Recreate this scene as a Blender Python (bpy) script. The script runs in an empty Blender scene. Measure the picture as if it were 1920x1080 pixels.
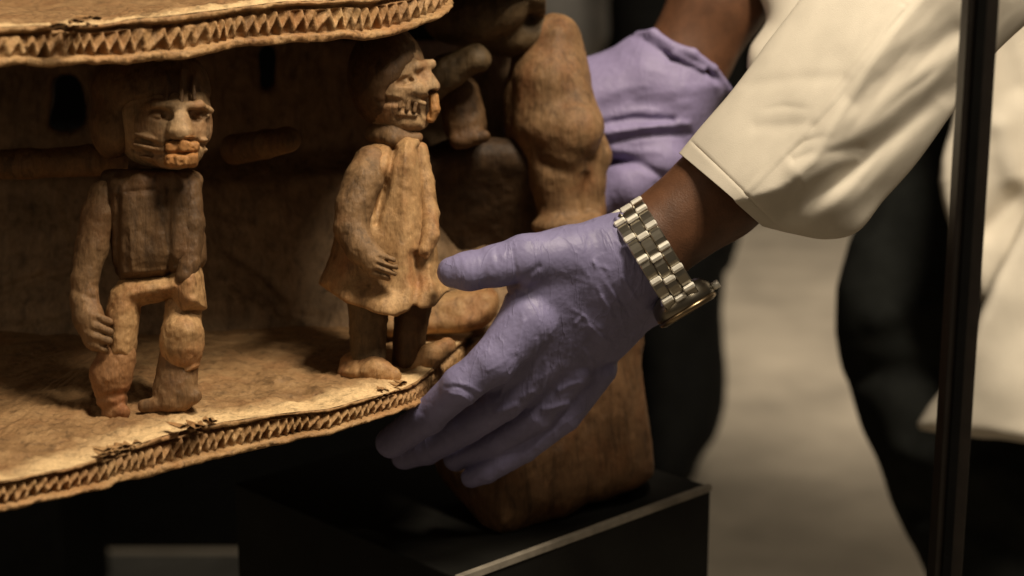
import bpy, bmesh, math, random
import numpy as np
from mathutils import Vector, Matrix
random.seed(7)
S = bpy.context.scene
COL = S.collection
PI = math.pi
# ------------------------------------------------------------------ camera
F = 3000.0                      # focal length in pixels of a 1920 px wide picture
PITCH = math.radians(12.5)
CAM = np.array([0.0, 0.0, 1.2])
cam_d = bpy.data.cameras.new('camera'); cam = bpy.data.objects.new('camera', cam_d); COL.objects.link(cam)
cam.location = CAM; cam.rotation_euler = (PI/2 - PITCH, 0, 0)
cam_d.sensor_width = 36; cam_d.lens = 36*F/1920; cam_d.clip_start = .05; cam_d.clip_end = 60
cam_d.dof.use_dof = True; cam_d.dof.focus_distance = .955; cam_d.dof.aperture_fstop = 5.0
S.camera = cam
RIGHT = np.array([1.0, 0, 0]); UP = np.array([0, math.sin(PITCH), math.cos(PITCH)]); FWD = np.array([0, math.cos(PITCH), -math.sin(PITCH)])
def W(u, v, d):
    """photo pixel and distance along the lens axis -> point in the room"""
    u = np.asarray(u, float); v = np.asarray(v, float); d = np.asarray(d, float)
    return CAM + d[..., None]*((u[..., None]-960)/F*RIGHT + (540-v[..., None])/F*UP + FWD)
def G(u, v, z):
    """point of the horizontal plane at height z seen at a pixel"""
    r = (u-960)/F*RIGHT + (540-v)/F*UP + FWD
    return CAM + r*((z-CAM[2])/r[2])
# ------------------------------------------------------------------ world and lights
w = bpy.data.worlds.new('World'); S.world = w; w.use_nodes = True
bg = w.node_tree.nodes['Background']; bg.inputs[0].default_value = (1.0, .80, .58, 1); bg.inputs[1].default_value = .058
S.view_settings.view_transform = 'Standard'; S.view_settings.look = 'None'
S.view_settings.exposure = .22; S.view_settings.gamma = 1
def area(name, loc, target, size, power, col):
    l = bpy.data.lights.new(name, 'AREA'); l.shape = 'DISK'; l.size = size; l.energy = power; l.color = col
    o = bpy.data.objects.new(name, l); COL.objects.link(o); o.location = loc
    o.rotation_euler = (Vector(target)-Vector(loc)).to_track_quat('-Z', 'Y').to_euler(); return o
TGT = (-.05, 1.0, 1.0)
area('key_lamp', (TGT[0]+.52, TGT[1]-.58, TGT[2]+1.83), TGT, .42, 39, (1.0, .86, .66))
area('fill_lamp', (-1.5, -.35, 1.75), (-.15, 1.05, .98), 1.1, 4.2, (1.0, .82, .58))  # added soft fill without a seen source, lifts the recess between the tiers
rl = bpy.data.lights.new('room_lamp', 'SPOT'); rl.energy = 920; rl.color = (1.0, .87, .68); rl.spot_size = math.radians(66); rl.spot_blend = .8; rl.shadow_soft_size = .3
ro = bpy.data.objects.new('room_lamp', rl); COL.objects.link(ro); ro.location = (1.7, 3.2, 3.7); ro.rotation_euler = (Vector((1.9, 5.0, 0))-ro.location).to_track_quat('-Z', 'Y').to_euler()
area('coat_lamp', (.75, .25, 2.5), (.75, 1.5, 1.0), .3, 15, (1.0, .86, .66))
# ------------------------------------------------------------------ noise
_rng = np.random.RandomState(3); _LAT = _rng.rand(32, 32, 32).astype(np.float32)
def vnoise(p):
    p = np.asarray(p, np.float32); i = np.floor(p).astype(int); f = p-i; f = f*f*(3-2*f)
    x0, y0, z0 = (i[..., 0] & 31, i[..., 1] & 31, i[..., 2] & 31); x1, y1, z1 = ((x0+1) & 31, (y0+1) & 31, (z0+1) & 31)
    fx, fy, fz = f[..., 0], f[..., 1], f[..., 2]
    a = _LAT[x0, y0, z0]*(1-fx)+_LAT[x1, y0, z0]*fx; b = _LAT[x0, y1, z0]*(1-fx)+_LAT[x1, y1, z0]*fx
    c = _LAT[x0, y0, z1]*(1-fx)+_LAT[x1, y0, z1]*fx; d = _LAT[x0, y1, z1]*(1-fx)+_LAT[x1, y1, z1]*fx
    a = a*(1-fy)+b*fy; c = c*(1-fy)+d*fy
    return (a*(1-fz)+c*fz)*2-1
def fbm(p, o=3):
    r = 0; a = 1.0; p = np.asarray(p, np.float32)
    for k in range(o):
        r = r+a*vnoise(p*(2.03**k)+17.3*k); a *= .5
    return r
# ------------------------------------------------------------------ objects
ORG = {}
def link(o, parent, org):
    COL.objects.link(o); ORG[o.name] = np.array(org, float)
    if parent is not None:
        o.parent = parent; o.location = ORG[o.name]-ORG[parent.name]
    else: o.location = org
def empty(name, org, parent=None):
    o = bpy.data.objects.new(name, None); o.empty_display_size = .02; link(o, parent, org); return o
def tag(o, label=None, cat=None, group=None, kind=None):
    for k, x in (('label', label), ('category', cat), ('group', group), ('kind', kind)):
        if x: o[k] = x
    return o
def mesh(name, verts, faces, mat, parent=None, org=None, smooth=True, attr=None):
    verts = np.asarray(verts, float)
    if org is None:
        lo, hi = verts.min(0), verts.max(0); org = np.array([(lo[0]+hi[0])/2, (lo[1]+hi[1])/2, lo[2]])
    me = bpy.data.meshes.new(name); n = len(verts)
    if isinstance(faces, np.ndarray):
        m, k = faces.shape
        me.vertices.add(n); me.vertices.foreach_set('co', (verts-org).astype(np.float32).ravel())
        me.loops.add(m*k); me.loops.foreach_set('vertex_index', faces.astype(np.int32).ravel())
        me.polygons.add(m); me.polygons.foreach_set('loop_start', np.arange(0, m*k, k, dtype=np.int32)); me.polygons.foreach_set('loop_total', np.full(m, k, np.int32))
        me.update(calc_edges=True); me.validate()
    else:
        me.from_pydata((verts-org).tolist(), [], faces)
    if smooth: me.polygons.foreach_set('use_smooth', np.ones(len(me.polygons), bool))
    if attr is not None:
        for nm, val in attr.items():
            a = me.attributes.new(nm, 'FLOAT', 'POINT'); a.data.foreach_set('value', np.asarray(val, np.float32))
    me.update()
    if mat: me.materials.append(mat)
    o = bpy.data.objects.new(name, me); link(o, parent, org); return o
def vnormals(v, q):
    a, b, c, d = (v[q[:, i]] for i in range(4)); n = np.cross(c-a, d-b)
    N = np.zeros_like(v)
    for i in range(4):
        for k in range(3): N[:, k] += np.bincount(q[:, i], n[:, k], len(v))
    return N/(np.linalg.norm(N, axis=1, keepdims=True)+1e-12)
# ------------------------------------------------------------------ solid modelling on a grid (u right, v down, w towards the viewer)
def polydist(P, U, V, closed=True):
    P = np.asarray(P, float); n = len(P); d = np.full(np.broadcast(U, V).shape, 1e9); s = np.ones_like(d)
    for i in range(n if closed else n-1):
        a = P[i]; b = P[(i+1) % n]; e = b-a; wx = U-a[0]; wy = V-a[1]
        t = np.clip((wx*e[0]+wy*e[1])/(e@e+1e-9), 0, 1)
        d = np.minimum(d, (wx-e[0]*t)**2+(wy-e[1]*t)**2)
        if closed:
            c1 = V >= a[1]; c2 = V < b[1]; c3 = e[0]*wy > e[1]*wx
            s = np.where((c1 & c2 & c3) | (~c1 & ~c2 & ~c3), -s, s)
    d = np.sqrt(d); return d*s if closed else d
def crom(P, n=10, closed=False):
    P = np.asarray(P, float); out = []; N = len(P)
    for i in range(N if closed else N-1):
        if closed: p0, p1, p2, p3 = (P[(i+k-1) % N] for k in range(4))
        else: p0, p1, p2, p3 = P[max(i-1, 0)], P[i], P[i+1], P[min(i+2, N-1)]
        for t in np.linspace(0, 1, n, endpoint=False):
            out.append(.5*(2*p1+(p2-p0)*t+(2*p0-5*p1+4*p2-p3)*t*t+(3*p1-p0-3*p2+p3)*t**3))
    if not closed: out.append(P[-1])
    return np.array(out)
NZ = .38      # strength of the large unevenness
class Sdf:
    def __init__(s, lo, hi, h=3.0):
        s.lo = np.array(lo, float); s.h = h; s.n = np.ceil((np.array(hi)-s.lo)/h).astype(int)+1
        s.f = np.full(s.n, 60.0, np.float32); s.ax = [s.lo[i]+h*np.arange(s.n[i]) for i in range(3)]
    def sl(s, lo, hi):
        a = np.clip(np.floor((np.array(lo)-s.lo)/s.h).astype(int), 0, s.n-1); b = np.clip(np.ceil((np.array(hi)-s.lo)/s.h).astype(int)+1, 1, s.n)
        b = np.maximum(b, a+1); q = tuple(slice(a[i], b[i]) for i in range(3))
        return q, s.ax[0][q[0]][:, None, None], s.ax[1][q[1]][None, :, None], s.ax[2][q[2]][None, None, :]
    def put(s, fn, lo, hi, k=8, op='+'):
        m = k+2*s.h+2; q, U, V, X = s.sl(np.array(lo)-m, np.array(hi)+m)
        d = fn(U, V, X).astype(np.float32); a = s.f[q]
        if op == '-': d = -d; a = -a; d, a = d, a
        if op == '+':
            h = np.maximum(k-np.abs(a-d), 0)/max(k, 1e-6); s.f[q] = np.minimum(a, d)-h*h*k*.25
        else:   # smooth subtraction: max(f, -d)
            A = s.f[q]; h = np.maximum(k-np.abs(A-d), 0)/max(k, 1e-6); s.f[q] = np.maximum(A, d)+h*h*k*.25
    def cone(s, a, b, ra, rb, k=8, op='+', fw=1.0):
        a = np.array(a, float); b = np.array(b, float); r = max(ra, rb); e = (b-a)*np.array([1, 1, 1/fw]); L = e@e+1e-9
        def fn(U, V, X):
            x, y, z = U-a[0], V-a[1], (X-a[2])/fw
            t = np.clip((x*e[0]+y*e[1]+z*e[2])/L, 0, 1)
            return np.sqrt((x-e[0]*t)**2+(y-e[1]*t)**2+(z-e[2]*t)**2)-(ra+(rb-ra)*t)
        s.put(fn, np.minimum(a, b)-r, np.maximum(a, b)+r, k, op)
    def chain(s, pts, k=8, op='+', fw=1.0):
        for p, q in zip(pts[:-1], pts[1:]): s.cone(p[:3], q[:3], p[3], q[3], k, op, fw)
    def ell(s, c, r, k=8, op='+', roll=0, yaw=0):
        c = np.array(c, float); r = np.array(r, float); cr, sr, cy, sy = math.cos(roll), math.sin(roll), math.cos(yaw), math.sin(yaw)
        def fn(U, V, X):
            x, y, z = U-c[0], V-c[1], X-c[2]; x, z = x*cy-z*sy, x*sy+z*cy; x, y = x*cr+y*sr, -x*sr+y*cr
            k0 = np.sqrt((x/r[0])**2+(y/r[1])**2+(z/r[2])**2); k1 = np.sqrt((x/r[0]**2)**2+(y/r[1]**2)**2+(z/r[2]**2)**2)+1e-6
            return k0*(k0-1)/k1
        R = r.max(); s.put(fn, c-R, c+R, k, op)
    def box(s, c, hf, rnd=4, k=4, op='+', roll=0, yaw=0):
        c = np.array(c, float); hf = np.array(hf, float); cr, sr, cy, sy = math.cos(roll), math.sin(roll), math.cos(yaw), math.sin(yaw)
        def fn(U, V, X):
            x, y, z = U-c[0], V-c[1], X-c[2]; x, z = x*cy-z*sy, x*sy+z*cy; x, y = x*cr+y*sr, -x*sr+y*cr
            q = [np.abs(x)-hf[0]+rnd, np.abs(y)-hf[1]+rnd, np.abs(z)-hf[2]+rnd]
            return np.sqrt(sum(np.maximum(a, 0)**2 for a in q))+np.minimum(np.maximum(np.maximum(q[0], q[1]), q[2]), 0)-rnd
        R = np.linalg.norm(hf); s.put(fn, c-R, c+R, k, op)
    def puff(s, P, T, R, wc=lambda U, V: 0*U*V, k=8, op='+', smooth=True, back=None, span=200):
        P = np.asarray(P, float)
        if smooth: P = crom(P, 5, True)
        def fn(U, V, X):
            d2 = polydist(P, U[:, :, 0], V[:, :, 0])[:, :, None]; q = np.minimum(-d2/R, 1.0); z = X-wc(U, V)
            t = T if back is None else np.where(z > 0, T, back)
            return (np.sqrt(np.maximum(1-q, 0)**2+(z/t)**2)-1)*min(T, R)*.8
        lo = [P[:, 0].min(), P[:, 1].min(), -span]; hi = [P[:, 0].max(), P[:, 1].max(), span]; s.put(fn, lo, hi, k, op)
    def emb(s, P, width, amp, wmin=-1e9):
        """raised (amp>0) or cut (amp<0) line following a polyline over the front"""
        P = np.asarray(P, float); m = width*2.6; lo = P.min(0)-m; hi = P.max(0)+m
        q, U, V, X = s.sl([lo[0], lo[1], max(wmin, s.lo[2])], [hi[0], hi[1], 1e4])
        d = polydist(P, U[:, :, 0], V[:, :, 0], False)[:, :, None]
        s.f[q] -= (amp*np.exp(-(d/width)**2)).astype(np.float32)
    def noise(s, scale, amp, sc=(1, 1, 1), o=2, off=0):
        U, V, X = np.meshgrid(*[a for a in s.ax], indexing='ij')
        m = np.abs(s.f) < amp*2+3*s.h
        p = np.stack([U[m]*sc[0], V[m]*sc[1], X[m]*sc[2]], -1)/scale+off
        s.f[m] += amp*NZ*fbm(p, o)
    def chisel(s, cell=24, amp=2.2, seed=0):
        U, V, X = np.meshgrid(*[a for a in s.ax], indexing='ij'); m = np.abs(s.f) < amp*2+3*s.h
        p = np.stack([U[m], V[m]*.7, X[m]], -1)/cell+seed*7.7; i = np.floor(p).astype(int); F1 = np.full(len(p), 9.0)
        for a in (-1, 0, 1):
            for b in (-1, 0, 1):
                for c in (-1, 0, 1):
                    q = i+np.array([a, b, c]); x, y, z = q[:, 0] & 31, q[:, 1] & 31, q[:, 2] & 31
                    j = np.stack([_LAT[x, y, z], _LAT[y, z, (x+11) & 31], _LAT[z, x, (y+19) & 31]], -1)
                    F1 = np.minimum(F1, ((q+j-p)**2).sum(1))
        s.f[m] += (amp*(.55-F1)).astype(np.float32)
    def verts(s):
        f = np.pad(s.f, 1, constant_values=50.0); n = f.shape; neg = f < 0
        c = np.zeros([x-1 for x in n], np.uint8); offs = [(i, j, k) for i in (0, 1) for j in (0, 1) for k in (0, 1)]
        for i, j, k in offs: c += neg[i:n[0]-1+i, j:n[1]-1+j, k:n[2]-1+k]
        act = np.argwhere((c > 0) & (c < 8)); idx = np.full(c.shape, -1, np.int32); idx[tuple(act.T)] = np.arange(len(act))
        acc = np.zeros((len(act), 3)); cnt = np.zeros(len(act))
        for o in offs:
            for ax in range(3):
                if o[ax]: continue
                A = act+np.array(o); B = A.copy(); B[:, ax] += 1; fa = f[tuple(A.T)]; fb = f[tuple(B.T)]; m = (fa < 0) != (fb < 0)
                t = np.where(m, fa/np.where(m, fa-fb, 1), 0); pt = np.array(o, float)+np.eye(3)[ax]*t[:, None]
                acc[m] += pt[m]; cnt[m] += 1
        v = s.lo+((act+acc/cnt[:, None])-1)*s.h; quads = []
        for ax in range(3):
            a, b = [(1, 2), (2, 0), (0, 1)][ax]
            s0 = [slice(None)]*3; s1 = [slice(None)]*3; s0[ax] = slice(0, -1); s1[ax] = slice(1, None)
            A = neg[tuple(s0)]; B = neg[tuple(s1)]; e = np.argwhere(A != B); e = e[(e[:, a] > 0) & (e[:, b] > 0)]
            if not len(e): continue
            inside = A[tuple(e.T)]
            def cell(da, db):
                x = e.copy(); x[:, a] -= da; x[:, b] -= db; return idx[tuple(x.T)]
            q = np.stack([cell(1, 1), cell(0, 1), cell(0, 0), cell(1, 0)], 1); q[inside] = q[inside][:, ::-1]; quads.append(q)
        return v, np.concatenate(quads)
    def build(s, name, mat, parent, D, rough=0.0, rs=9.0, smooth=2):
        if rough >= 1.2: s.chisel(19 if s.h < 3.3 else 30, 1.3 if s.h < 3.3 else 2.2, len(name))
        v, q = s.verts()
        for _ in range(smooth):        # light relaxation against stair steps
            acc = np.zeros_like(v); cn = np.zeros(len(v))
            for i in range(4):
                a, b = q[:, i], q[:, (i+1) % 4]
                for k in range(3): acc[:, k] += np.bincount(a, v[b, k], len(v))+np.bincount(b, v[a, k], len(v))
                cn += np.bincount(a, minlength=len(v))+np.bincount(b, minlength=len(v))
            v = .5*v+.5*acc/np.maximum(cn, 1)[:, None]
        rough *= .6
        if rough:
            N = -vnormals(v, q); v = v+N*(rough*fbm(v/rs, 3))[:, None]
        d = D-v[:, 2]*D/F; X = W(v[:, 0], v[:, 1], d)
        return mesh(name, X, q, mat, parent)
# ------------------------------------------------------------------ materials
def mat(name):
    m = bpy.data.materials.new(name); m.use_nodes = True; return m, m.node_tree.nodes, m.node_tree.links, m.node_tree.nodes['Principled BSDF']
def node(N, t, **kw):
    n = N.new(t)
    for k, x in kw.items():
        if k.startswith('i_'): n.inputs[k[2:].replace('_', ' ')].default_value = x
        else: setattr(n, k, x)
    return n
def ramp(N, stops):
    r = N.new('ShaderNodeValToRGB'); e = r.color_ramp.elements
    while len(e) < len(stops): e.new(.5)
    for i, (p, c) in enumerate(stops): e[i].position = p; e[i].color = (*c, 1)
    return r
def wood(name, dark, mid, light, red=None, redamt=.5, edge=None, bump=.5):
    dark, mid, light, red, edge = [None if c is None else (c[0]*.97, c[1]*.94, c[2]*.89) for c in (dark, mid, light, red, edge)]
    m, N, L, B = mat(name); tc = N.new('ShaderNodeTexCoord'); geo = N.new('ShaderNodeNewGeometry')
    P = geo.outputs['Position']
    n1 = node(N, 'ShaderNodeTexNoise', i_Scale=42.0, i_Detail=9.0, i_Roughness=.68); L.new(P, n1.inputs['Vector'])
    r1 = ramp(N, [(.24, dark), (.46, mid), (.76, light)]); L.new(n1.outputs[0], r1.inputs[0]); col = r1.outputs[0]
    def mixc(fac, a, b, mode='MIX'):
        x = N.new('ShaderNodeMix'); x.data_type = 'RGBA'; x.blend_type = mode
        if isinstance(fac, float): x.inputs[0].default_value = fac
        else: L.new(fac, x.inputs[0])
        for s, c in ((6, a), (7, b)):
            if isinstance(c, tuple): x.inputs[s].default_value = (*c, 1)
            else: L.new(c, x.inputs[s])
        return x.outputs[2]
    if red:
        n2 = node(N, 'ShaderNodeTexNoise', i_Scale=30.0, i_Detail=5.0, i_Roughness=.6); mp = N.new('ShaderNodeVectorMath'); mp.operation = 'ADD'; mp.inputs[1].default_value = (3.1, 1.7, 5.3)
        L.new(P, mp.inputs[0]); L.new(mp.outputs[0], n2.inputs['Vector'])
        r2 = ramp(N, [(.48, (0, 0, 0)), (.66, (redamt,)*3)]); L.new(n2.outputs[0], r2.inputs[0]); col = mixc(r2.outputs[0], col, red)
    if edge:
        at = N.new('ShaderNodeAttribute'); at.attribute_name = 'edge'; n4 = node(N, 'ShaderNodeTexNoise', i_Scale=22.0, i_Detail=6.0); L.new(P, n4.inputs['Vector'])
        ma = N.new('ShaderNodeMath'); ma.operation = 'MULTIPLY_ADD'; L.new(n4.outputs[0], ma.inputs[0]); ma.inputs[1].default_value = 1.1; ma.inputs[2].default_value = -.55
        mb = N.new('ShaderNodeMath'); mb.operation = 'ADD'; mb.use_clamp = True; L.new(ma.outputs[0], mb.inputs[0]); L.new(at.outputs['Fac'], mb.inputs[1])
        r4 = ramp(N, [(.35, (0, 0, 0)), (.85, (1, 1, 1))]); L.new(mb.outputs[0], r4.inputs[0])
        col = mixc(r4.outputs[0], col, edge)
    mp = N.new('ShaderNodeMapping'); mp.inputs['Scale'].default_value = (1, 1, .22); L.new(P, mp.inputs[0])
    n3 = node(N, 'ShaderNodeTexNoise', i_Scale=420.0, i_Detail=5.0, i_Roughness=.7); L.new(mp.outputs[0], n3.inputs['Vector'])
    r3 = ramp(N, [(.30, (.80,)*3), (.65, (1.10,)*3)]); L.new(n3.outputs[0], r3.inputs[0]); col = mixc(1.0, col, r3.outputs[0], 'MULTIPLY')
    n5 = node(N, 'ShaderNodeTexNoise', i_Scale=900.0, i_Detail=2.0); L.new(P, n5.inputs['Vector'])
    r5 = ramp(N, [(.3, (.88,)*3), (.7, (1.08,)*3)]); L.new(n5.outputs[0], r5.inputs[0]); col = mixc(1.0, col, r5.outputs[0], 'MULTIPLY')
    mg = N.new('ShaderNodeMapping'); mg.inputs['Scale'].default_value = (1, 1, .06); L.new(P, mg.inputs[0])
    n6 = node(N, 'ShaderNodeTexNoise', i_Scale=170.0, i_Detail=6.0, i_Roughness=.62); n6.inputs['Distortion'].default_value = .4; L.new(mg.outputs[0], n6.inputs['Vector'])
    r6 = ramp(N, [(.34, (.62,)*3), (.46, (1.0,)*3), (.70, (1.14,)*3)]); L.new(n6.outputs[0], r6.inputs[0]); col = mixc(1.0, col, r6.outputs[0], 'MULTIPLY')
    L.new(col, B.inputs['Base Color']); B.inputs['Roughness'].default_value = .58; B.inputs['Specular IOR Level'].default_value = .3
    vo = node(N, 'ShaderNodeTexVoronoi', i_Scale=150.0); vo.feature = 'SMOOTH_F1'; L.new(P, vo.inputs['Vector'])
    ad = N.new('ShaderNodeMath'); ad.operation = 'MULTIPLY_ADD'; L.new(vo.outputs['Distance'], ad.inputs[0]); ad.inputs[1].default_value = .8; a2 = N.new('ShaderNodeMath'); a2.operation = 'MULTIPLY_ADD'; L.new(n6.outputs[0], a2.inputs[0]); a2.inputs[1].default_value = 1.3; L.new(n3.outputs[0], a2.inputs[2]); L.new(a2.outputs[0], ad.inputs[2])
    bp = N.new('ShaderNodeBump'); bp.inputs['Strength'].default_value = bump; bp.inputs['Distance'].default_value = .0016; L.new(ad.outputs[0], bp.inputs['Height']); L.new(bp.outputs[0], B.inputs['Normal'])
    return m
WOOD = wood('pale_wood', (.155, .078, .033), (.35, .205, .093), (.53, .345, .175), (.30, .115, .045), .55)
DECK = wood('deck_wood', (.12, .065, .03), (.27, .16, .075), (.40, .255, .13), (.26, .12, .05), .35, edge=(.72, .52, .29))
RIM = wood('rim_wood', (.17, .085, .035), (.36, .21, .095), (.54, .36, .18), (.36, .16, .06), .4)
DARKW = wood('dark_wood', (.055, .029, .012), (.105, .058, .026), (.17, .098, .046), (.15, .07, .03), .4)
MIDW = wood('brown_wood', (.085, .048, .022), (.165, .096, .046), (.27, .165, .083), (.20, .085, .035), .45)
COREW = wood('core_wood', (.11, .07, .04), (.23, .15, .085), (.36, .24, .14), None, bump=.8)
REDW = wood('red_wood', (.12, .052, .022), (.25, .125, .054), (.38, .215, .105), (.28, .095, .038), .55)
ORANGE = wood('orange_pigment', (.22, .09, .03), (.38, .18, .062), (.48, .27, .11))
CHALK = wood('chalky_wood', (.19, .115, .06), (.36, .24, .135), (.50, .36, .23), (.28, .13, .06), .35)
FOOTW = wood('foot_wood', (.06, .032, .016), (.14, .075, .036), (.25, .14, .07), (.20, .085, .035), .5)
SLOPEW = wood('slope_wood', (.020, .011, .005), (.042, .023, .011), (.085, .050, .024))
FACEW = wood('face_wood', (.17, .10, .047), (.35, .225, .118), (.52, .365, .22), (.26, .105, .04), .6)
ARMW = wood('arm_wood', (.095, .052, .025), (.19, .112, .054), (.29, .18, .092), (.22, .09, .035), .4)
HAUNCHW = wood('far_figure_wood', (.10, .05, .023), (.20, .115, .055), (.34, .21, .11), (.22, .085, .034), .55)
OLIVE = wood('olive_wood', (.055, .036, .018), (.11, .073, .037), (.18, .12, .063))
def plain(name, col, rough=.5, metal=0, spec=.5, nscale=0, namt=.25, bump=0, bscale=200, sheen=0, coat=0):
    m, N, L, B = mat(name); B.inputs['Roughness'].default_value = rough; B.inputs['Metallic'].default_value = metal; B.inputs['Specular IOR Level'].default_value = spec
    B.inputs['Base Color'].default_value = (*col, 1); geo = N.new('ShaderNodeNewGeometry')
    if nscale:
        n = node(N, 'ShaderNodeTexNoise', i_Scale=float(nscale), i_Detail=7.0, i_Roughness=.6); L.new(geo.outputs['Position'], n.inputs['Vector'])
        r = ramp(N, [(.3, tuple(c*(1-namt) for c in col)), (.7, tuple(min(1, c*(1+namt)) for c in col))]); L.new(n.outputs[0], r.inputs[0]); L.new(r.outputs[0], B.inputs['Base Color'])
    if bump:
        n = node(N, 'ShaderNodeTexNoise', i_Scale=float(bscale), i_Detail=5.0); L.new(geo.outputs['Position'], n.inputs['Vector'])
        b = N.new('ShaderNodeBump'); b.inputs['Strength'].default_value = bump; b.inputs['Distance'].default_value = .001; L.new(n.outputs[0], b.inputs['Height']); L.new(b.outputs[0], B.inputs['Normal'])
    if sheen: B.inputs['Sheen Weight'].default_value = sheen
    return m
GLOVE = plain('purple_nitrile', (.205, .187, .325), .5, spec=.32, nscale=60, namt=.12, bump=.22, bscale=420)
def film(m, sc, amt):
    N = m.node_tree.nodes; L = m.node_tree.links; B = N['Principled BSDF']; geo = N.new('ShaderNodeNewGeometry'); mp = N.new('ShaderNodeMapping'); mp.inputs['Rotation'].default_value = (0, .55, .2); mp.inputs['Scale'].default_value = (1.3, 1, .25); L.new(geo.outputs['Position'], mp.inputs[0])
    n = node(N, 'ShaderNodeTexNoise', i_Scale=float(sc), i_Detail=3.0, i_Roughness=.55); n.inputs['Distortion'].default_value = .45; L.new(mp.outputs[0], n.inputs['Vector'])
    s = N.new('ShaderNodeMath'); s.operation = 'SUBTRACT'; L.new(n.outputs[0], s.inputs[0]); s.inputs[1].default_value = .5
    a = N.new('ShaderNodeMath'); a.operation = 'ABSOLUTE'; L.new(s.outputs[0], a.inputs[0]); r = ramp(N, [(0, (1, 1, 1)), (.035, (.35,)*3), (.12, (0, 0, 0))]); L.new(a.outputs[0], r.inputs[0])
    b = N.new('ShaderNodeBump'); b.inputs['Strength'].default_value = amt; b.inputs['Distance'].default_value = .0011; L.new(r.outputs[0], b.inputs['Height'])
    old = B.inputs['Normal'].links[0].from_node if B.inputs['Normal'].links else None
    if old: L.new(old.outputs[0], b.inputs['Normal'])
    L.new(b.outputs[0], B.inputs['Normal'])
film(GLOVE, 48, .34)
GLOVEF = plain('lilac_nitrile', (.245, .208, .365), .56, spec=.3, nscale=60, namt=.12, bump=.3, bscale=420)
film(GLOVEF, 40, .22)
SKIN = plain('dark_skin', (.115, .050, .024), .48, spec=.4, nscale=90, namt=.25, bump=.25, bscale=900)
COAT = plain('cream_cotton', (.62, .565, .475), .85, spec=.2, nscale=30, namt=.06, bump=.25, bscale=1500)
BLACKC = plain('black_cloth', (.0055, .0055, .005), .9, spec=.2, nscale=20, namt=.4, bump=.3, bscale=400)
DARKC = plain('charcoal_cloth', (.014, .015, .0135), .9, spec=.15, nscale=20, namt=.4, bump=.3, bscale=400)
GREYC = plain('grey_cloth', (.20, .19, .18), .9, spec=.1, nscale=20, namt=.2)
STEEL = plain('polished_steel', (.92, .88, .78), .5, metal=.55)
STEELD = plain('brushed_steel_link', (.48, .44, .36), .28, metal=1)
CASE = plain('dark_steel', (.26, .23, .18), .3, metal=1)
GOLD = plain('warm_bezel', (.30, .22, .13), .3, metal=1)
BLACKM = plain('black_metal', (.003, .0028, .0025), .6, spec=.07, nscale=40, namt=.3)
PLINTH = plain('black_plinth', (.008, .0076, .0065), .55, spec=.14, nscale=25, namt=.3, bump=.1, bscale=300)
EDGE = plain('pale_plinth_edge', (.20, .175, .14), .5, nscale=80, namt=.3)  # paler colour for the strip along the plinth's front top edge
WALL = plain('dark_wall', (.005, .0045, .004), .9, spec=.05, nscale=4, namt=.3)
FLOOR = plain('grey_floor', (.235, .205, .165), .75, spec=.2, nscale=3.2, namt=.28, bump=.2, bscale=60)
# ------------------------------------------------------------------ setting
def boxmesh(name, lo, hi, m, parent=None, bev=.002, rot=0, kind=None):
    lo = np.array(lo, float); hi = np.array(hi, float); bm = bmesh.new(); bmesh.ops.create_cube(bm, size=1)
    for v in bm.verts: v.co = Vector([v.co[i]*(hi-lo)[i] for i in range(3)])
    if bev: bmesh.ops.bevel(bm, geom=bm.edges[:], offset=bev, segments=2, affect='EDGES', profile=.5)
    c = (lo+hi)/2; V = np.array([v.co[:] for v in bm.verts]); V[:, 2] -= 0
    R = np.array([[math.cos(rot), -math.sin(rot), 0], [math.sin(rot), math.cos(rot), 0], [0, 0, 1]])
    bm.verts.index_update(); fs = [[v.index for v in f.verts] for f in bm.faces]; bm.free()
    return mesh(name, V@R.T+c, fs, m, parent, smooth=False)
fl = mesh('floor', [(-15, -2, 0), (15, -2, 0), (15, 25, 0), (-15, 25, 0)], [(0, 1, 2, 3)], FLOOR, None, (0, 0, 0)); tag(fl, kind='structure')
wl = boxmesh('wall', (-15, 8.6, 0), (15, 8.8, 4), WALL); tag(wl, kind='structure')
# plinth under the carving
ZP = W(940, 1005, 1.09)[2]
A = G(868, 1081, ZP); Bp = G(1333, 911, ZP); e1 = (Bp-A)/np.linalg.norm(Bp-A); e2 = np.array([-e1[1], e1[0], 0])
def prism(name, base, z0, z1, m, parent=None, bev=.0015):
    bm = bmesh.new(); vs = [bm.verts.new((p[0], p[1], z0)) for p in base]; f = bm.faces.new(vs)
    r = bmesh.ops.extrude_face_region(bm, geom=[f])
    for v in [x for x in r['geom'] if isinstance(x, bmesh.types.BMVert)]: v.co.z = z1
    bmesh.ops.recalc_face_normals(bm, faces=bm.faces[:])
    if bev: bmesh.ops.bevel(bm, geom=bm.edges[:], offset=bev, segments=2, affect='EDGES', profile=.5)
    V = np.array([v.co[:] for v in bm.verts]); bm.verts.index_update(); fs = [[v.index for v in f.verts] for f in bm.faces]; bm.free()
    return mesh(name, V, fs, m, parent, smooth=False)
Lp = .25; A0 = A-e1*.004
pl = empty('display_plinth', [*((A0+Bp)/2+e2*Lp/2)[:2], 0]); tag(pl, 'black plinth with a pale front edge, under the foot of the wooden carving', 'plinth')
prism('plinth_body', [A0, Bp, Bp+e2*Lp, A0+e2*Lp], 0.0, ZP, PLINTH, pl)
strip = .0035
prism('edge_strip', [A0-e2*.0012, Bp-e2*.0012, Bp+e2*strip, A0+e2*strip], ZP+.0002-.004, ZP+.0012, EDGE, pl, .0004)
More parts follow.
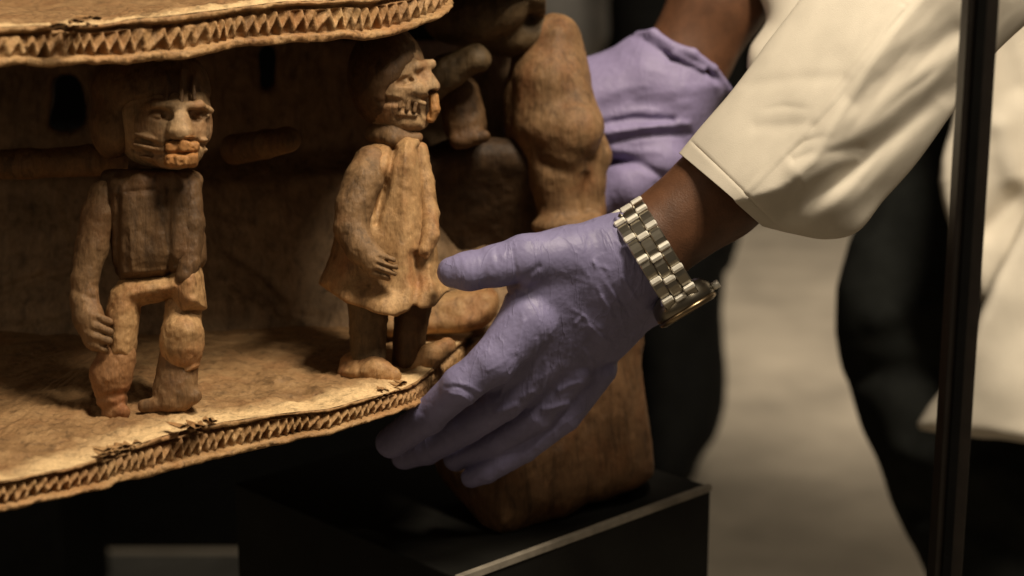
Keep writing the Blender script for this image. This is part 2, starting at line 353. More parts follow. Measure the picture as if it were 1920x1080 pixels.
# black pedestals seen far below the carving
def pedestal(u0, u1, d, depth, h, label):
    a = W(u0, 900, d); b = W(u1, 900, d)
    o = boxmesh('display_pedestal', (a[0], a[1], 0), (b[0], a[1]+depth, h), BLACKM, bev=.006); return tag(o, label, 'pedestal', 'black pedestals behind the carving')
pedestal(-700, 1130, 3.16, .6, .78, 'wide low black pedestal beyond the grey patch of floor under the carving')
pedestal(-500, 108, 2.7, .3, .62, 'narrow black pedestal at the left end of the grey patch of floor')
m0 = W(90, 1012, 3.13); mt_ = boxmesh('floor_shade_sheet', (m0[0]-.3, m0[1]-.75, .001), (m0[0]+.85, m0[1]+.02, .006), plain('shaded_floor_grey', (.055, .053, .048), .9, spec=.1, nscale=6, namt=.35), bev=.001); tag(mt_, 'added dark grey sheet standing for shaded floor under the left part of the carving', 'mat')  # added dark sheet, its colour stands for floor in shade
# post of the glass case
p0 = W(1838, 0, .80); p1 = W(1772, 1080, .80); POSTM = plain('dark_bronze_paint', (.011, .008, .006), .42, spec=.35, nscale=60, namt=.35, bump=.1, bscale=500)
post = empty('case_post', [p0[0]+.003, p0[1], 0]); tag(post, 'slim black upright post of the display case crossing in front of the white coat', 'post')
hw = .0076
boxmesh('upright', (p0[0]-hw, p0[1]-hw, 0), (p0[0]+hw, p0[1]+hw, 2.0), POSTM, post, .0012)
boxmesh('glazing_bead', (p0[0]-hw+.0035, p0[1]-hw-.0022, 0.01), (p0[0]-hw+.0085, p0[1]-hw-.0002, 1.99), BLACKM, post, .0006)
# ------------------------------------------------------------------ the carving
ZL = float(W(0, 903, .815)[2])
carv = empty('wooden_carving', [-.12, 1.15, ZP]); tag(carv, 'two tiered carved wooden sculpture with standing figures between its zigzag rims', 'sculpture')
def tier(name, top, bot, ext0, ext1, center, zc, drop, chips, seed, label, slant=.6, pitch=.0076):
    """visible rim from photo points (u, v, depth); ext0 / ext1 are offsets in the room that close the outline out of view"""
    part = empty(name, [center[0], center[1], zc], carv); tag(part, label)
    T = np.array([W(*p) for p in top]); Bb = np.array([W(*p) for p in bot])
    hgt = T[:, 2]-Bb[:, 2]
    e0 = np.array([[*e, T[0, 2], hgt[0]] for e in ext0]); e1_ = np.array([[*e, T[-1, 2], hgt[-1]] for e in ext1])
    P4 = np.concatenate([e0, np.column_stack([T, hgt]), e1_]); C = crom(P4, 24, True)
    d = np.linalg.norm(np.diff(np.vstack([C, C[:1]])[:, :2], axis=0), axis=1); s = np.concatenate([[0], np.cumsum(d)])
    i0 = (len(e0)-1)*24; i1 = (len(e0)+len(T)+1)*24
    sv = np.concatenate([np.linspace(0, s[i0], 60, endpoint=False), np.linspace(s[i0], s[i1], 1500, endpoint=False), np.linspace(s[i1], s[-1], 140, endpoint=False)])
    C2 = np.vstack([C, C[:1]]); Q = np.column_stack([np.interp(sv, s, C2[:, k]) for k in range(4)])
    tg = np.roll(Q, -1, 0)[:, :2]-np.roll(Q, 1, 0)[:, :2]; tg /= np.linalg.norm(tg, axis=1, keepdims=True); nr = np.column_stack([tg[:, 1], -tg[:, 0]])
    if ((Q[:, :2]-np.array(center[:2]))*nr).sum() < 0: nr = -nr
    n = len(sv); rows = 46; t = np.linspace(0, 1, rows)
    Z3 = lambda a, b, c: np.stack(np.broadcast_arrays(a, b, c), -1)
    # per column jitter
    ph = sv/pitch+.55*fbm(Z3(sv*45, 0*sv+seed, 0*sv), 2); ph = ph[:, None]+slant*(np.linspace(0, 1, rows)[None, :]-.5); tri = np.abs(ph-np.floor(ph)-.5)*2
    rnd_t = vnoise(Z3(np.floor(ph)*3.7, 0*ph+seed, 0*ph)); amp_t = 1+.45*vnoise(Z3(np.floor(ph)*2.3, 0*ph+seed+4, 0*ph))
    lipw = .14+.05*fbm(Z3(sv*38, 0*sv+5+seed, 0*sv), 3)
    off = np.zeros((n, rows)); tt = t[None, :]; lw = lipw[:, None]
    chip = np.zeros(n); tgx = np.array([np.interp(sv, s, C2[:, 0])]).T
    for (cu, cv, cd, wd) in chips:
        cp = W(cu, cv, cd)[:2]; dd = np.linalg.norm(Q[:, :2]-cp, axis=1); chip = np.maximum(chip, np.exp(-(dd/wd)**4))
    jag = np.clip(.5+.9*fbm(Z3(sv*420, 0*sv+seed+9, 0*sv), 2), 0, 1)
    lw = np.where(chip[:, None] > .4, lw*(.25+.6*jag[:, None]), lw)
    sm = lambda a, b, x: np.clip((x-a)/(b-a), 0, 1)**2*(3-2*np.clip((x-a)/(b-a), 0, 1))
    lip = .0010*(1-((tt-lw*.5)/(lw*.5+1e-3)).clip(-1, 1)**2)
    off = np.where(tt < lw, lip, 0)
    g = sm(lw-.02, lw+.035, tt)*(1-sm(lw+.06, lw+.13, tt)); off -= .0040*g
    line = .34+.34*tri+.05*rnd_t; dz = np.abs(tt-line)*(.62)
    band = sm(.20, .26, tt)*(1-sm(.77, .80, tt))
    relief = .0014-.0048*amp_t*(1-np.exp(-(dz/.13)**2))
    pit = .0012*np.exp(-(((tt-.60)/.10)**2))*(1-tri)
    off += band*(relief-pit)
    ll = sm(.76, .82, tt); lowlip = .0030*np.sqrt(np.clip(1-((tt-.90)/.115)**2, 0, 1)); off += ll*lowlip*(1+.5*fbm(Z3(sv*55, 0*sv+31+seed, 0*sv), 2))[:, None]
    off += .0006*fbm(Z3(sv[:, None]*260+0*tt, tt*7+0*sv[:, None], np.full((n, rows), seed*1.0)), 3)
    wob = .0011*fbm(Z3(sv*30, 0*sv+seed+2, 0*sv), 3)
    zt = Q[:, 2]+wob; zb = Q[:, 2]-Q[:, 3]+.0011*fbm(Z3(sv*60, 0*sv+seed+3, 0*sv), 3)
    z = zt[:, None]*(1-tt)+zb[:, None]*tt
    xy = Q[:, None, :2]+nr[:, None, :]*off[:, :, None]
    V = np.concatenate([xy, z[:, :, None]], 2).reshape(-1, 3)
    I = np.arange(n*rows).reshape(n, rows); J = np.roll(I, -1, 0)
    fq = np.stack([I[:, :-1], I[:, 1:], J[:, 1:], J[:, :-1]], -1).reshape(-1, 4)
    mesh('carved_rim', V, fq, RIM, part)
    # deck and underside: rings from the rim towards the middle
    rings = np.concatenate([np.linspace(0, .035, 6), np.linspace(.045, .40, 50), np.linspace(.45, 1, 14)])
    cc = np.array(center[:2])
    def sheet(nm, zedge, zmid, amp, flip, mt, at):
        R = rings[None, :, None]; xy = Q[:, None, :2]*(1-R)+cc*R
        if at: xy = xy+nr[:, None, :]*np.where(rings < .001, .0006, 0)[None, :, None]
        z = zedge[:, None]*(1-sm(0, 1, rings[None, :]))+zmid*sm(0, 1, rings[None, :])
        p = np.concatenate([xy*1.0, 0*z[:, :, None]+seed*.1], 2)
        z = z+amp*fbm(p*55, 4)*np.minimum(rings*30, 1)[None, :]+amp*.35*fbm(p*240, 2)*np.minimum(rings*20, 1)[None, :]
        if at:      # splintered patches beside the broken lip
            dist = np.linalg.norm(Q[:, :2]-cc, axis=1)[:, None]*rings[None, :]
            tuft = chip[:, None]*np.exp(-(dist/.011)**2)*np.minimum(rings*60, 1)[None, :]; z = z+tuft*(.0020*np.abs(fbm(p*520, 2))-.0016*np.clip(fbm(p*330+4, 2), 0, 1))
        V = np.concatenate([xy, z[:, :, None]], 2).reshape(-1, 3); k = len(rings); I = np.arange(n*k).reshape(n, k); J = np.roll(I, -1, 0)
        fq = np.stack([I[:, :-1], J[:, :-1], J[:, 1:], I[:, 1:]], -1).reshape(-1, 4)
        if flip: fq = fq[:, ::-1]
        ed = np.linalg.norm(Q[:, :2]-cc, axis=1)[:, None]*rings[None, :]; ed = np.exp(-(ed/.034)**1.4)*.95  # paler towards the rim: worn wood, with the lit edge painted in
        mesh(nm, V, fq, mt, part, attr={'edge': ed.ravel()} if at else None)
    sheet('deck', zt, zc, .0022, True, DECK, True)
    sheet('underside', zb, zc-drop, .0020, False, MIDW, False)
    return part
lt = [(0, 903), (60, 890), (116, 878), (189, 857), (261, 832), (334, 811), (422, 791), (503, 777), (591, 766), (692, 746), (755, 727), (800, 700), (832, 671), (860, 642)]
lb = [(0, 958), (60, 944), (116, 931), (189, 914), (261, 897), (334, 877), (422, 853), (503, 839), (591, 819), (692, 792), (755, 770), (800, 748), (832, 722), (860, 695)]
ltop = []
for u, v in lt:
    q = G(u, v, ZL); ltop.append((u, v, float((q-CAM)@FWD)))
lbot = [(u, v, p[2]+.003) for (u, v), p in zip(lb, ltop)]
q0 = W(*ltop[0]); q1 = W(*ltop[-1])
tier('lower_platform', ltop, lbot,
     [(-.62, 1.12), (-.60, .86), (-.44, .70), (-.33, .735)], [(q1[0]+.012, q1[1]+.06), (q1[0]+.006, q1[1]+.14), (q1[0]-.05, q1[1]+.22), (q1[0]-.16, q1[1]+.27), (-.36, 1.36), (-.52, 1.28)],
     (-.27, 1.08), ZL-.002, .020, [(228, 845, .86, .011), (372, 802, .90, .012), (735, 735, .97, .012)], 1, 'lower tier with an upturned rounded end and zigzag rim', 1.15, .0056)
ut = [(0, 53), (55, 50), (110, 47), (193, 44), (249, 33), (335, 25), (444, 10), (560, 4), (640, -2), (700, -8), (760, -16), (800, -24), (832, -34), (850, -50)]
ub = [(0, 126), (55, 125), (110, 124), (207, 120), (249, 117), (335, 110), (444, 89), (560, 78), (640, 77), (700, 70), (760, 57), (800, 42), (832, 20), (850, -8)]
ud = [.815, .825, .835, .852, .863, .880, .902, .925, .942, .957, .972, .99, 1.01, 1.05]
q2 = W(850, -50, 1.05); 
tier('upper_platform', [(u, v, d) for (u, v), d in zip(ut, ud)], [(u, v, d+.003) for (u, v), d in zip(ub, ud)],
     [(-.62, 1.12), (-.60, .86), (-.44, .70), (-.33, .745)], [(q2[0]+.028, q2[1]+.035), (q2[0]+.062, q2[1]+.10), (q2[0]+.070, q2[1]+.17), (q2[0]+.03, q2[1]+.24), (q2[0]-.10, q2[1]+.28), (-.36, 1.34), (-.52, 1.28)],  # unseen right end widened over the far figure to shade it
     (-.27, 1.08), float(W(0, 53, .815)[2])-.001, .022, [(140, 44, .828, .014), (345, 24, .870, .008)], 5, 'upper tier with a wavy zigzag rim')
# splinters standing up along the broken lip
def splinters(cu, cv, cd, n, spread, parent, sd):
    rr = random.Random(sd); V = []; Fc = []
    for i in range(n):
        b = W(cu+rr.uniform(-spread, spread), cv, cd); dx = (cu-0)*0
        b = W(cu+(i/(n-1)-.5)*2*spread+rr.uniform(-3, 3), cv-((i/(n-1)-.5)*2*spread)*.26+rr.uniform(-5, 3), cd+((i/(n-1)-.5)*2*spread)*.00038)
        a0 = rr.uniform(-1.0, 1.0); ln = rr.uniform(.006, .013); r = rr.uniform(.0016, .0030); k0 = len(V)
        ax = np.array([math.sin(a0)*.8-.45, math.cos(a0), rr.uniform(.0, .10)])*ln; sd_ = np.array([math.cos(a0), -math.sin(a0), 0])
        for sgn, f_ in ((0, 0.0), (1, .6)):
            for k in range(5): a = k*2*PI/5+.3; V.append(b+ax*f_+(sd_*math.cos(a)*r+np.array([0, 0, .38*math.sin(a)*r]))*(1.2-.5*sgn)*rr.uniform(.8, 1.2))
        lean = ax
        V.append(b+lean)
        for k in range(5): j = (k+1) % 5; Fc += [[k0+k, k0+j, k0+5+j, k0+5+k], [k0+5+k, k0+5+j, k0+10]]
    mesh('splinters', V, Fc, RIM, parent, smooth=False)
lowp = [o for o in carv.children if o.name.startswith('lower')] if carv.children else []
LOW = bpy.data.objects['lower_platform']; UPP = bpy.data.objects['upper_platform']
splinters(225, 842, .862, 9, 34, LOW, 1); splinters(372, 797, .897, 8, 30, LOW, 2); splinters(735, 728, .978, 6, 22, LOW, 3); splinters(140, 42, .830, 9, 40, UPP, 4)
# central mass between the tiers
s = Sdf((-160, 60, -420), (1010, 700, 60), 6)
def corew(U, V): return -100-100*np.clip((640-V)/300, 0, 1)**.8-60*np.clip((340-V)/60, 0, 1)+25*np.sin(U/120.0)-110*np.clip((U-770)/90, 0, 1)*np.clip((620-V)/60, 0, 1)
s.put(lambda U, V, X: np.maximum(np.maximum((X-corew(U, V))*.75, -(X+415)), np.maximum(np.maximum(-130-U, U-985), np.maximum(75-V, V-690))), (-160, 60, -420), (1010, 700, 60), 4)
for P in ([(104, 146), (140, 140), (158, 175), (160, 232), (128, 245), (94, 236), (98, 190)], [(486, 96), (514, 92), (516, 150), (503, 166), (486, 158)]): s.puff(P, 420, 14, lambda U, V: -200+0*U*V, k=10, op='-', span=420)
for P, wd, a in (([(0, 545), (90, 515), (160, 500)], 7, -9), ([(430, 470), (500, 520), (540, 560)], 8, -8), ([(30, 600), (120, 585)], 8, -7), ([(520, 585), (600, 600)], 6, -7), ([(560, 330), (650, 325)], 12, 9), ([(-20, 440), (100, 420)], 25, 9), ([(420, 330), (520, 380)], 30, 9), ([(430, 560), (520, 590)], 20, 8)):
    s.emb(P, wd, a)
s.noise(70, 9, o=3); s.build('core', COREW, carv, 1.09, 2.2, 16)
s = Sdf((-160, 230, -120), (240, 380, 140), 4)
s.chain([(-150, 310, 20, 30), (60, 308, 20, 29), (170, 300, 0, 28)], 8); s.chain([(170, 300, 0, 28), (215, 300, -30, 34)], 12); s.noise(40, 5); s.build('carved_limb', MIDW, carv, 1.02, 1.5, 9)
s = Sdf((390, 200, -170), (600, 340, 80), 4)
s.chain([(440, 280, -120, 30), (500, 270, -20, 27), (540, 262, 20, 25)], 8); s.noise(30, 4); s.build('carved_limb', MIDW, carv, 1.04, 1.2, 9)
# slab behind the right hand figure
s = Sdf((650, 500, -120), (980, 680, 90), 3.5)
s.puff([(680, 590), (780, 560), (900, 536), (932, 545), (938, 570), (925, 600), (880, 622), (800, 628), (690, 632)], 46, 26, lambda U, V: (V-590)*.35-10)
s.noise(35, 3); s.build('footing_block', WOOD, carv, 1.10, 1.2, 8)
# pedestal foot
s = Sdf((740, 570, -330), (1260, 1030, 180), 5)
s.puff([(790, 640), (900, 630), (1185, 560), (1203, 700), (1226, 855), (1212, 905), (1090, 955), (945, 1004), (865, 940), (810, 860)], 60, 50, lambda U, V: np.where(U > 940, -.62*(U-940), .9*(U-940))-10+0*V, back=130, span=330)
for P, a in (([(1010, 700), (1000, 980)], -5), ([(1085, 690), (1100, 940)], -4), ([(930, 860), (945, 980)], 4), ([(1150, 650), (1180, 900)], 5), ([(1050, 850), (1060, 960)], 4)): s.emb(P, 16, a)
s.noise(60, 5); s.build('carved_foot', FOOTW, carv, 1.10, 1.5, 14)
# ---- left figure
D1 = .935
f1 = empty('carved_figure', W(270, 775, D1), carv); tag(f1, 'figure with a whiskered face, dark chest panel and bared orange teeth')
s = Sdf((185, 80, -110), (420, 335, 150), 2.4)
s.ell((298, 208, 0), (97, 108, 85)); s.ell((318, 236, 22), (80, 80, 76), 14); s.ell((330, 280, 55), (52, 38, 42), 12)
s.chain([(338, 192, 90, 8), (336, 222, 98, 17), (338, 246, 100, 26)], 10)
s.chain([(260, 206, 66, 5), (292, 197, 92, 9), (332, 197, 98, 8)], 7); s.chain([(348, 198, 97, 8), (374, 197, 86, 9), (396, 208, 54, 6)], 7)
s.ell((298, 215, 102), (30, 13, 24), 4, '-', .12); s.ell((377, 217, 84), (19, 12, 22), 4, '-', -.1)
s.ell((300, 217, 83), (24, 8, 9), 2, '+', .12); s.ell((377, 218, 62), (16, 7, 10), 2, '+', -.1)
s.ell((307, 217, 94), (6.5, 6.5, 14), 2, '-'); s.ell((384, 218, 76), (6.5, 7, 14), 2, '-')
for (u, v, x, a, b, r) in ((279, 258, 84, 30, 6, .26), (277, 276, 76, 32, 6, .2), (284, 296, 62, 28, 5, .16), (378, 264, 62, 13, 5, -.15), (378, 281, 50, 12, 5, -.1)): s.ell((u, v, x), (a, b, 12), 3, '+', r, .25 if u < 340 else -.4)
for P in ([(256, 262), (278, 267), (304, 275)], [(250, 281), (280, 289), (308, 291)], [(372, 271), (398, 270)], [(322, 265), (345, 267), (368, 264)]): s.emb(P, 4.5, -6, 10)
s.ell((345, 266, 104), (26, 5, 18), 3, '-')
s.box((341, 290, 100), (32, 26, 16), 6, 3, '-'); s.noise(16, 2.4)
s.build('head', FACEW, f1, D1, 1.0, 7)
s = Sdf((140, 60, -140), (420, 330, 120), 3)
s.ell((281, 168, -12), (114, 88, 100)); s.box((345, 270, 90), (124, 82, 130), 46, 18, '-')
for P in ([(313, 138), (313, 188)], [(341, 134), (340, 190)], [(363, 146), (364, 186)]): s.emb(P, 5, 8, 10)
s.ell((212, 232, 0), (46, 66, 66), 14); s.noise(30, 3); s.build('headdress', MIDW, f1, D1, 1.2, 8)
for nm, P in (('headdress_ridge', [(313, 142, 82), (312, 190, 97)]), ('headdress_ridge', [(341, 128, 82), (340, 192, 100)]), ('headdress_ridge', [(362, 148, 76), (364, 186, 88)])):
    s = Sdf((P[0][0]-18, P[0][1]-16, 50), (P[0][0]+18, P[1][1]+16, 120), 1.8); s.chain([(P[0][0], P[0][1], P[0][2]-3, 3), (P[1][0], P[1][1], P[1][2]-3, 5)]); s.build(nm, MIDW, f1, D1, .8, 6)
s = Sdf((295, 255, 60), (385, 325, 150), 1.8)
for (u, v, x, a, b, r) in ((324, 275, 106, 12, 10, -.1), (346, 274, 112, 10, 11, .06), (364, 276, 106, 8, 11, .1), (320, 299, 108, 9, 12, .12), (339, 301, 114, 11, 12, -.05), (359, 298, 110, 10, 13, .12)): s.box((u, v, x-8), (a+1, b, 16), 6, 7, roll=r)
s.box((341, 289, 95), (30, 23, 12), 5, 5); s.noise(9, 6); s.emb([(312, 287), (340, 289), (368, 286)], 3, -3, 0)
s.ell((345, 251, 112), (24, 11, 12), 4); s.build('teeth', ORANGE, f1, D1, .8, 5)
s = Sdf((150, 290, -110), (410, 545, 110), 3)
s.puff([(200, 330), (290, 316), (368, 328), (382, 420), (384, 498), (312, 522), (225, 526), (204, 430)], 62, 55)
s.chain([(205, 335, -10, 18), (262, 338, 40, 14), (325, 337, 42, 14), (365, 338, 5, 16)], 12)
s.emb([(316, 352), (317, 512)], 6, -5, 0); s.emb([(222, 370), (220, 515)], 5, -5, 0); s.emb([(232, 512), (312, 506), (376, 492)], 4, 3, 0); s.emb([(244, 430), (248, 505)], 3, 3, 0); s.emb([(236, 360), (300, 356)], 4, -3, 0)
s.noise(26, 3); s.build('torso', DARKW, f1, D1, 1.3, 9)
s = Sdf((110, 320, -70), (235, 690, 110), 2.8)
s.chain([(194, 368, 5, 30), (186, 402, 8, 34), (172, 462, 12, 32), (160, 520, 18, 27), (158, 565, 24, 26)], 6)
s.chain([(157, 560, 24, 25), (166, 595, 30, 29), (180, 635, 36, 25)], 10)
for a, b in (((172, 590, 52), (206, 604, 56)), ((176, 610, 56), (207, 622, 58)), ((174, 629, 56), (204, 640, 58)), ((172, 646, 50), (196, 656, 52))): s.chain([(*a, 9), (b[0], b[1], b[2], 8)], 3)
s.emb([(140, 545), (175, 560)], 5, -3); s.noise(22, 2.4); s.build('arm', MIDW, f1, D1, 1.3, 8)
s = Sdf((315, 315, -70), (410, 530, 90), 3)
s.chain([(350, 352, 22, 28), (360, 420, 30, 25), (354, 492, 40, 22), (346, 520, 48, 18)], 6); s.noise(22, 2.4); s.build('arm', DARKW, f1, D1, 1.2, 8)
s = Sdf((170, 470, -90), (410, 720, 100), 2.8)
s.puff([(196, 590), (206, 545), (230, 521), (312, 514), (374, 484), (387, 578), (370, 586), (336, 592), (320, 562), (264, 574), (258, 640), (250, 680), (192, 682)], 58, 34, smooth=False)
s.puff([(326, 512), (376, 486), (388, 578), (345, 590), (324, 560)], 68, 30, smooth=False, k=6)
s.noise(24, 3); s.build('loincloth', WOOD, f1, D1, 1.4, 8)
s = Sdf((140, 620, -80), (275, 800, 90), 2.8)
s.chain([(222, 640, 10, 32), (218, 672, 14, 36), (208, 704, 12, 40), (208, 738, 10, 33)], 8); s.chain([(208, 735, 8, 30), (216, 772, 8, 23)], 5); s.chain([(205, 776, 10, 16), (232, 772, 30, 14)], 4)
s.emb([(172, 748), (243, 738)], 6, -4); s.noise(22, 3.4); s.build('leg', REDW, f1, D1, 1.6, 8)
s = Sdf((235, 560, -80), (410, 790, 100), 2.8)
s.cone((344, 570, 5), (342, 640, 12), 34, 38, 10); s.ell((341, 642, 18), (42, 56, 48), 10); s.ell((344, 622, 28), (37, 34, 44), 8); s.emb([(300, 690), (340, 700), (380, 684)], 5, 6); s.noise(22, 3); s.build('knee', WOOD, f1, D1, 1.8, 8)
s = Sdf((225, 640, -80), (400, 800, 100), 2.8)
s.chain([(336, 660, 5, 37), (328, 735, 5, 43)], 6); s.chain([(270, 762, 15, 13), (320, 755, 25, 17), (365, 742, 20, 15)], 8); s.noise(22, 3); s.build('leg', MIDW, f1, D1, 1.4, 8)
# ---- right figure
D2 = 1.02
f2 = empty('carved_figure', W(720, 710, D2), carv); tag(f2, 'figure in a flared tunic with hands on its belly and bared teeth in profile')
s = Sdf((640, 40, -110), (850, 280, 110), 2.4)
s.ell((733, 150, -10), (68, 100, 78)); s.ell((750, 200, -8), (54, 48, 46), 14); s.ell((770, 166, 26), (42, 22, 36), 10)
s.chain([(742, 143, 52, 7), (780, 123, 44, 10), (808, 120, 14, 10)], 5); s.chain([(790, 128, 26, 12), (803, 158, 24, 19)], 7); s.ell((810, 163, 20), (15, 11, 18), 5)
s.ell((765, 150, 66), (24, 10, 16), 4, '-', -.35); s.ell((764, 152, 48), (19, 7, 8), 2, '+', -.35); s.ell((770, 150, 58), (6, 6, 14), 2, '-')
s.chain([(716, 186, 58, 8), (748, 193, 65, 9), (790, 206, 54, 8)], 3, '-')
s.chain([(714, 175, 48, 4), (750, 179, 54, 5), (796, 194, 40, 5)], 4); s.chain([(722, 206, 42, 4), (752, 213, 46, 5), (780, 216, 40, 4)], 4)
s.ell((806, 172, 30), (14, 5, 14), 3, '-'); s.ell((758, 228, 6), (46, 22, 36), 8)
s.chain([(792, 210, 40, 6), (800, 235, 22, 8)], 4, '-'); s.noise(16, 1.6); s.build('head', FACEW, f2, D2, 1.0, 7)
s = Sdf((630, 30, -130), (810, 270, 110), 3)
s.ell((724, 142, -14), (73, 100, 90)); s.box((812, 215, 60), (62, 92, 130), 34, 14, '-'); s.box((790, 208, 70), (66, 54, 70), 26, 14, '-'); s.noise(24, 2.4); s.build('headdress', DARKW, f2, D2, 1.2, 8)  # headdress carried down over the forehead, its dark wood standing for the tier's shade
s = Sdf((795, 165, -30), (835, 235, 60), 1.8)
s.chain([(812, 182, 18, 11), (814, 205, 20, 11), (808, 222, 18, 9)], 4); s.emb([(804, 184), (806, 220)], 3, -3); s.build('lip', ORANGE, f2, D2, .8, 5)
for (u, v, x) in ((723, 188, 42), (737, 191, 48), (751, 194, 50), (765, 197, 48), (778, 201, 43)):
    s = Sdf((u-12, v-18, x-20), (u+12, v+18, x+16), 1.6); s.box((u, v, x-2), (4.2, 11, 9), 3, 2, roll=.2); s.build('tooth', ARMW, f2, D2, .6, 5)
s = Sdf((650, 220, -90), (810, 310, 90), 3)
s.chain([(696, 252, 0, 14), (735, 262, 36, 12), (782, 258, 15, 12)], 10); s.ell((735, 250, -5), (45, 36, 45), 10); s.noise(20, 2.5); s.build('collar', MIDW, f2, D2, 1.2, 8)
s = Sdf((585, 240, -130), (855, 620, 140), 3)
s.puff([(700, 268), (748, 262), (786, 258), (798, 290), (806, 360), (818, 430), (821, 490), (834, 548), (814, 574), (778, 582), (742, 592), (700, 588), (650, 568), (606, 532), (613, 495), (634, 420), (650, 340), (668, 285)], 78, 62, smooth=False)
s.chain([(622, 540, 10, 17), (660, 566, 52, 22), (722, 586, 74, 24), (784, 576, 60, 22), (820, 558, 22, 16)], 40)
s.puff([(580, 520), (612, 545), (650, 566), (700, 586), (742, 592), (760, 584), (778, 580), (814, 574), (836, 548), (880, 540), (880, 680), (580, 680)], 400, 10, k=4, op='-', smooth=False)
s.puff([(742, 272), (778, 266), (790, 400), (798, 470), (790, 560), (755, 570), (712, 560), (708, 470), (724, 380)], 88, 44, k=8)
s.emb([(778, 480), (784, 540), (776, 575)], 9, -7, 0); s.emb([(806, 500), (812, 550)], 8, 6, 0); s.emb([(738, 280), (722, 360), (706, 420)], 6, -9, 0); s.emb([(787, 280), (795, 360), (800, 420)], 6, -9, 0)
s.ell((716, 366, 96), (11, 50, 46), 8, '-', .28); s.chain([(786, 292, 66, 5), (797, 350, 66, 7), (802, 395, 60, 4)], 8, '-')
s.noise(34, 4); s.build('tunic', WOOD, f2, D2, 1.19, 9)
s = Sdf((600, 250, -40), (765, 545, 160), 2.8)
s.chain([(694, 302, 46, 30), (682, 336, 66, 37), (664, 386, 80, 36), (658, 428, 88, 33), (676, 464, 102, 30), (704, 492, 112, 25), (722, 507, 112, 19)], 5)
for a, b in (((702, 474, 122), (736, 488, 118)), ((702, 486, 128), (741, 501, 120)), ((700, 499, 128), (739, 512, 116)), ((698, 512, 120), (728, 521, 108))): s.chain([(*a, 9), (*b, 7)], 2)
s.noise(22, 2.4)
for P in ([(708, 482), (738, 495)], [(706, 495), (740, 507)], [(704, 507), (734, 518)]): s.emb(P, 2.6, -6, 60)
s.build('arm', ARMW, f2, D2, 1.3, 8)
s = Sdf((760, 250, -60), (850, 510, 110), 2.8)
s.chain([(786, 282, 10, 18), (797, 340, 20, 17), (806, 400, 40, 18), (808, 440, 62, 17), (796, 468, 74, 13)], 8)
for a, b in (((806, 448, 74), (790, 476, 78)), ((814, 450, 68), (800, 482, 74))): s.chain([(*a, 8), (*b, 6)], 2)
s.noise(20, 2); s.build('arm', WOOD, f2, D2, 1.2, 8)
s = Sdf((635, 540, -90), (765, 730, 110), 2.8)
s.chain([(690, 570, 10, 40), (690, 630, 10, 34), (690, 672, 12, 33)], 6); s.noise(20, 2.5); s.build('leg', OLIVE, f2, D2, 1.4, 8)
s = Sdf((630, 640, -60), (785, 740, 110), 2.8)
s.chain([(662, 684, 0, 26), (706, 696, 45, 24), (738, 704, 52, 16)], 14); s.ell((690, 700, 10), (58, 20, 50), 14); s.noise(18, 3); s.build('foot', WOOD, f2, D2, 1.6, 8)
s = Sdf((710, 540, -120), (830, 730, 80), 2.8)
s.chain([(775, 570, -30, 36), (768, 640, -35, 30), (762, 675, -35, 28)], 6); s.noise(20, 2.5); s.build('leg', DARKW, f2, D2, 1.4, 8)
s = Sdf((740, 620, -90), (860, 730, 80), 2.8)
s.chain([(770, 690, -30, 18), (805, 668, -25, 22), (838, 650, -40, 18)], 10); s.noise(18, 3); s.build('foot', WOOD, f2, D2, 1.6, 8)
# ---- figure on the far side and the forms around it
D3 = 1.16
f3 = empty('carved_figure', W(1050, 430, D3), carv); tag(f3, 'figure seen from behind at the far end, next to the far gloved hand')
s = Sdf((925, 0, -140), (1190, 470, 170), 3.4)
s.chain([(1040, 78, 0, 52), (1036, 150, 8, 66), (1034, 230, 4, 68), (1052, 320, 0, 56), (1060, 385, 0, 52)], 30); s.chain([(1004, 84, -30, 42), (984, 180, -34, 38), (988, 280, -30, 40)], 24)
s.chain([(1080, 200, 40, 36), (1082, 240, 50, 44), (1066, 290, 42, 36)], 30); s.chain([(1040, 230, 40, 42), (1068, 300, 42, 20)], 24)
s.chain([(1096, 215, 0, 26), (1119, 290, 0, 24), (1110, 345, 0, 20), (1118, 395, 0, 18)], 18); s.ell((1068, 424, 15), (72, 26, 55), 14)
s.emb([(1020, 305), (1070, 322), (1100, 300)], 12, -6, 0); s.emb([(1098, 330), (1096, 390)], 7, -7, 0); s.emb([(1046, 60), (1044, 160)], 16, 4, 0)
s.noise(44, 5); s.build('body', HAUNCHW, f3, D3, 1.1, 12)
s = Sdf((750, -120, -140), (1020, 110, 120), 4)
s.ell((895, 20, 0), (105, 62, 70), roll=-.25); s.ell((1010, -10, -20), (60, 40, 60)); s.ell((965, 62, -50), (80, 46, 50)); s.noise(40, 5); s.build('carved_body', OLIVE, carv, 1.14, 1.6, 11)
s = Sdf((740, 60, -120), (945, 240, 120), 3.2)
s.chain([(770, 180, -20, 40), (840, 135, 5, 34), (890, 108, 20, 27)], 10); s.ell((896, 112, 22), (26, 26, 28), 8); s.emb([(842, 180), (875, 160), (900, 140)], 5, -6); s.noise(30, 3); s.build('carved_limb', OLIVE, carv, 1.12, 1.5, 9)
s = Sdf((790, 130, -120), (950, 300, 90), 3.4)
s.chain([(862, 180, -10, 40), (872, 235, -5, 42)], 8); s.chain([(860, 262, 20, 20), (906, 256, 28, 14)], 8); s.noise(30, 4); s.build('carved_limb', DARKW, carv, 1.14, 1.5, 9)
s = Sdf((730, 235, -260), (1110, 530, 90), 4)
s.puff([(740, 310), (800, 275), (880, 258), (1090, 276), (1100, 350), (1100, 520), (740, 520)], 70, 60, lambda U, V: (V-280)*-.55); s.noise(50, 6); s.build('carved_slope', SLOPEW, carv, 1.17, 1.1, 11)
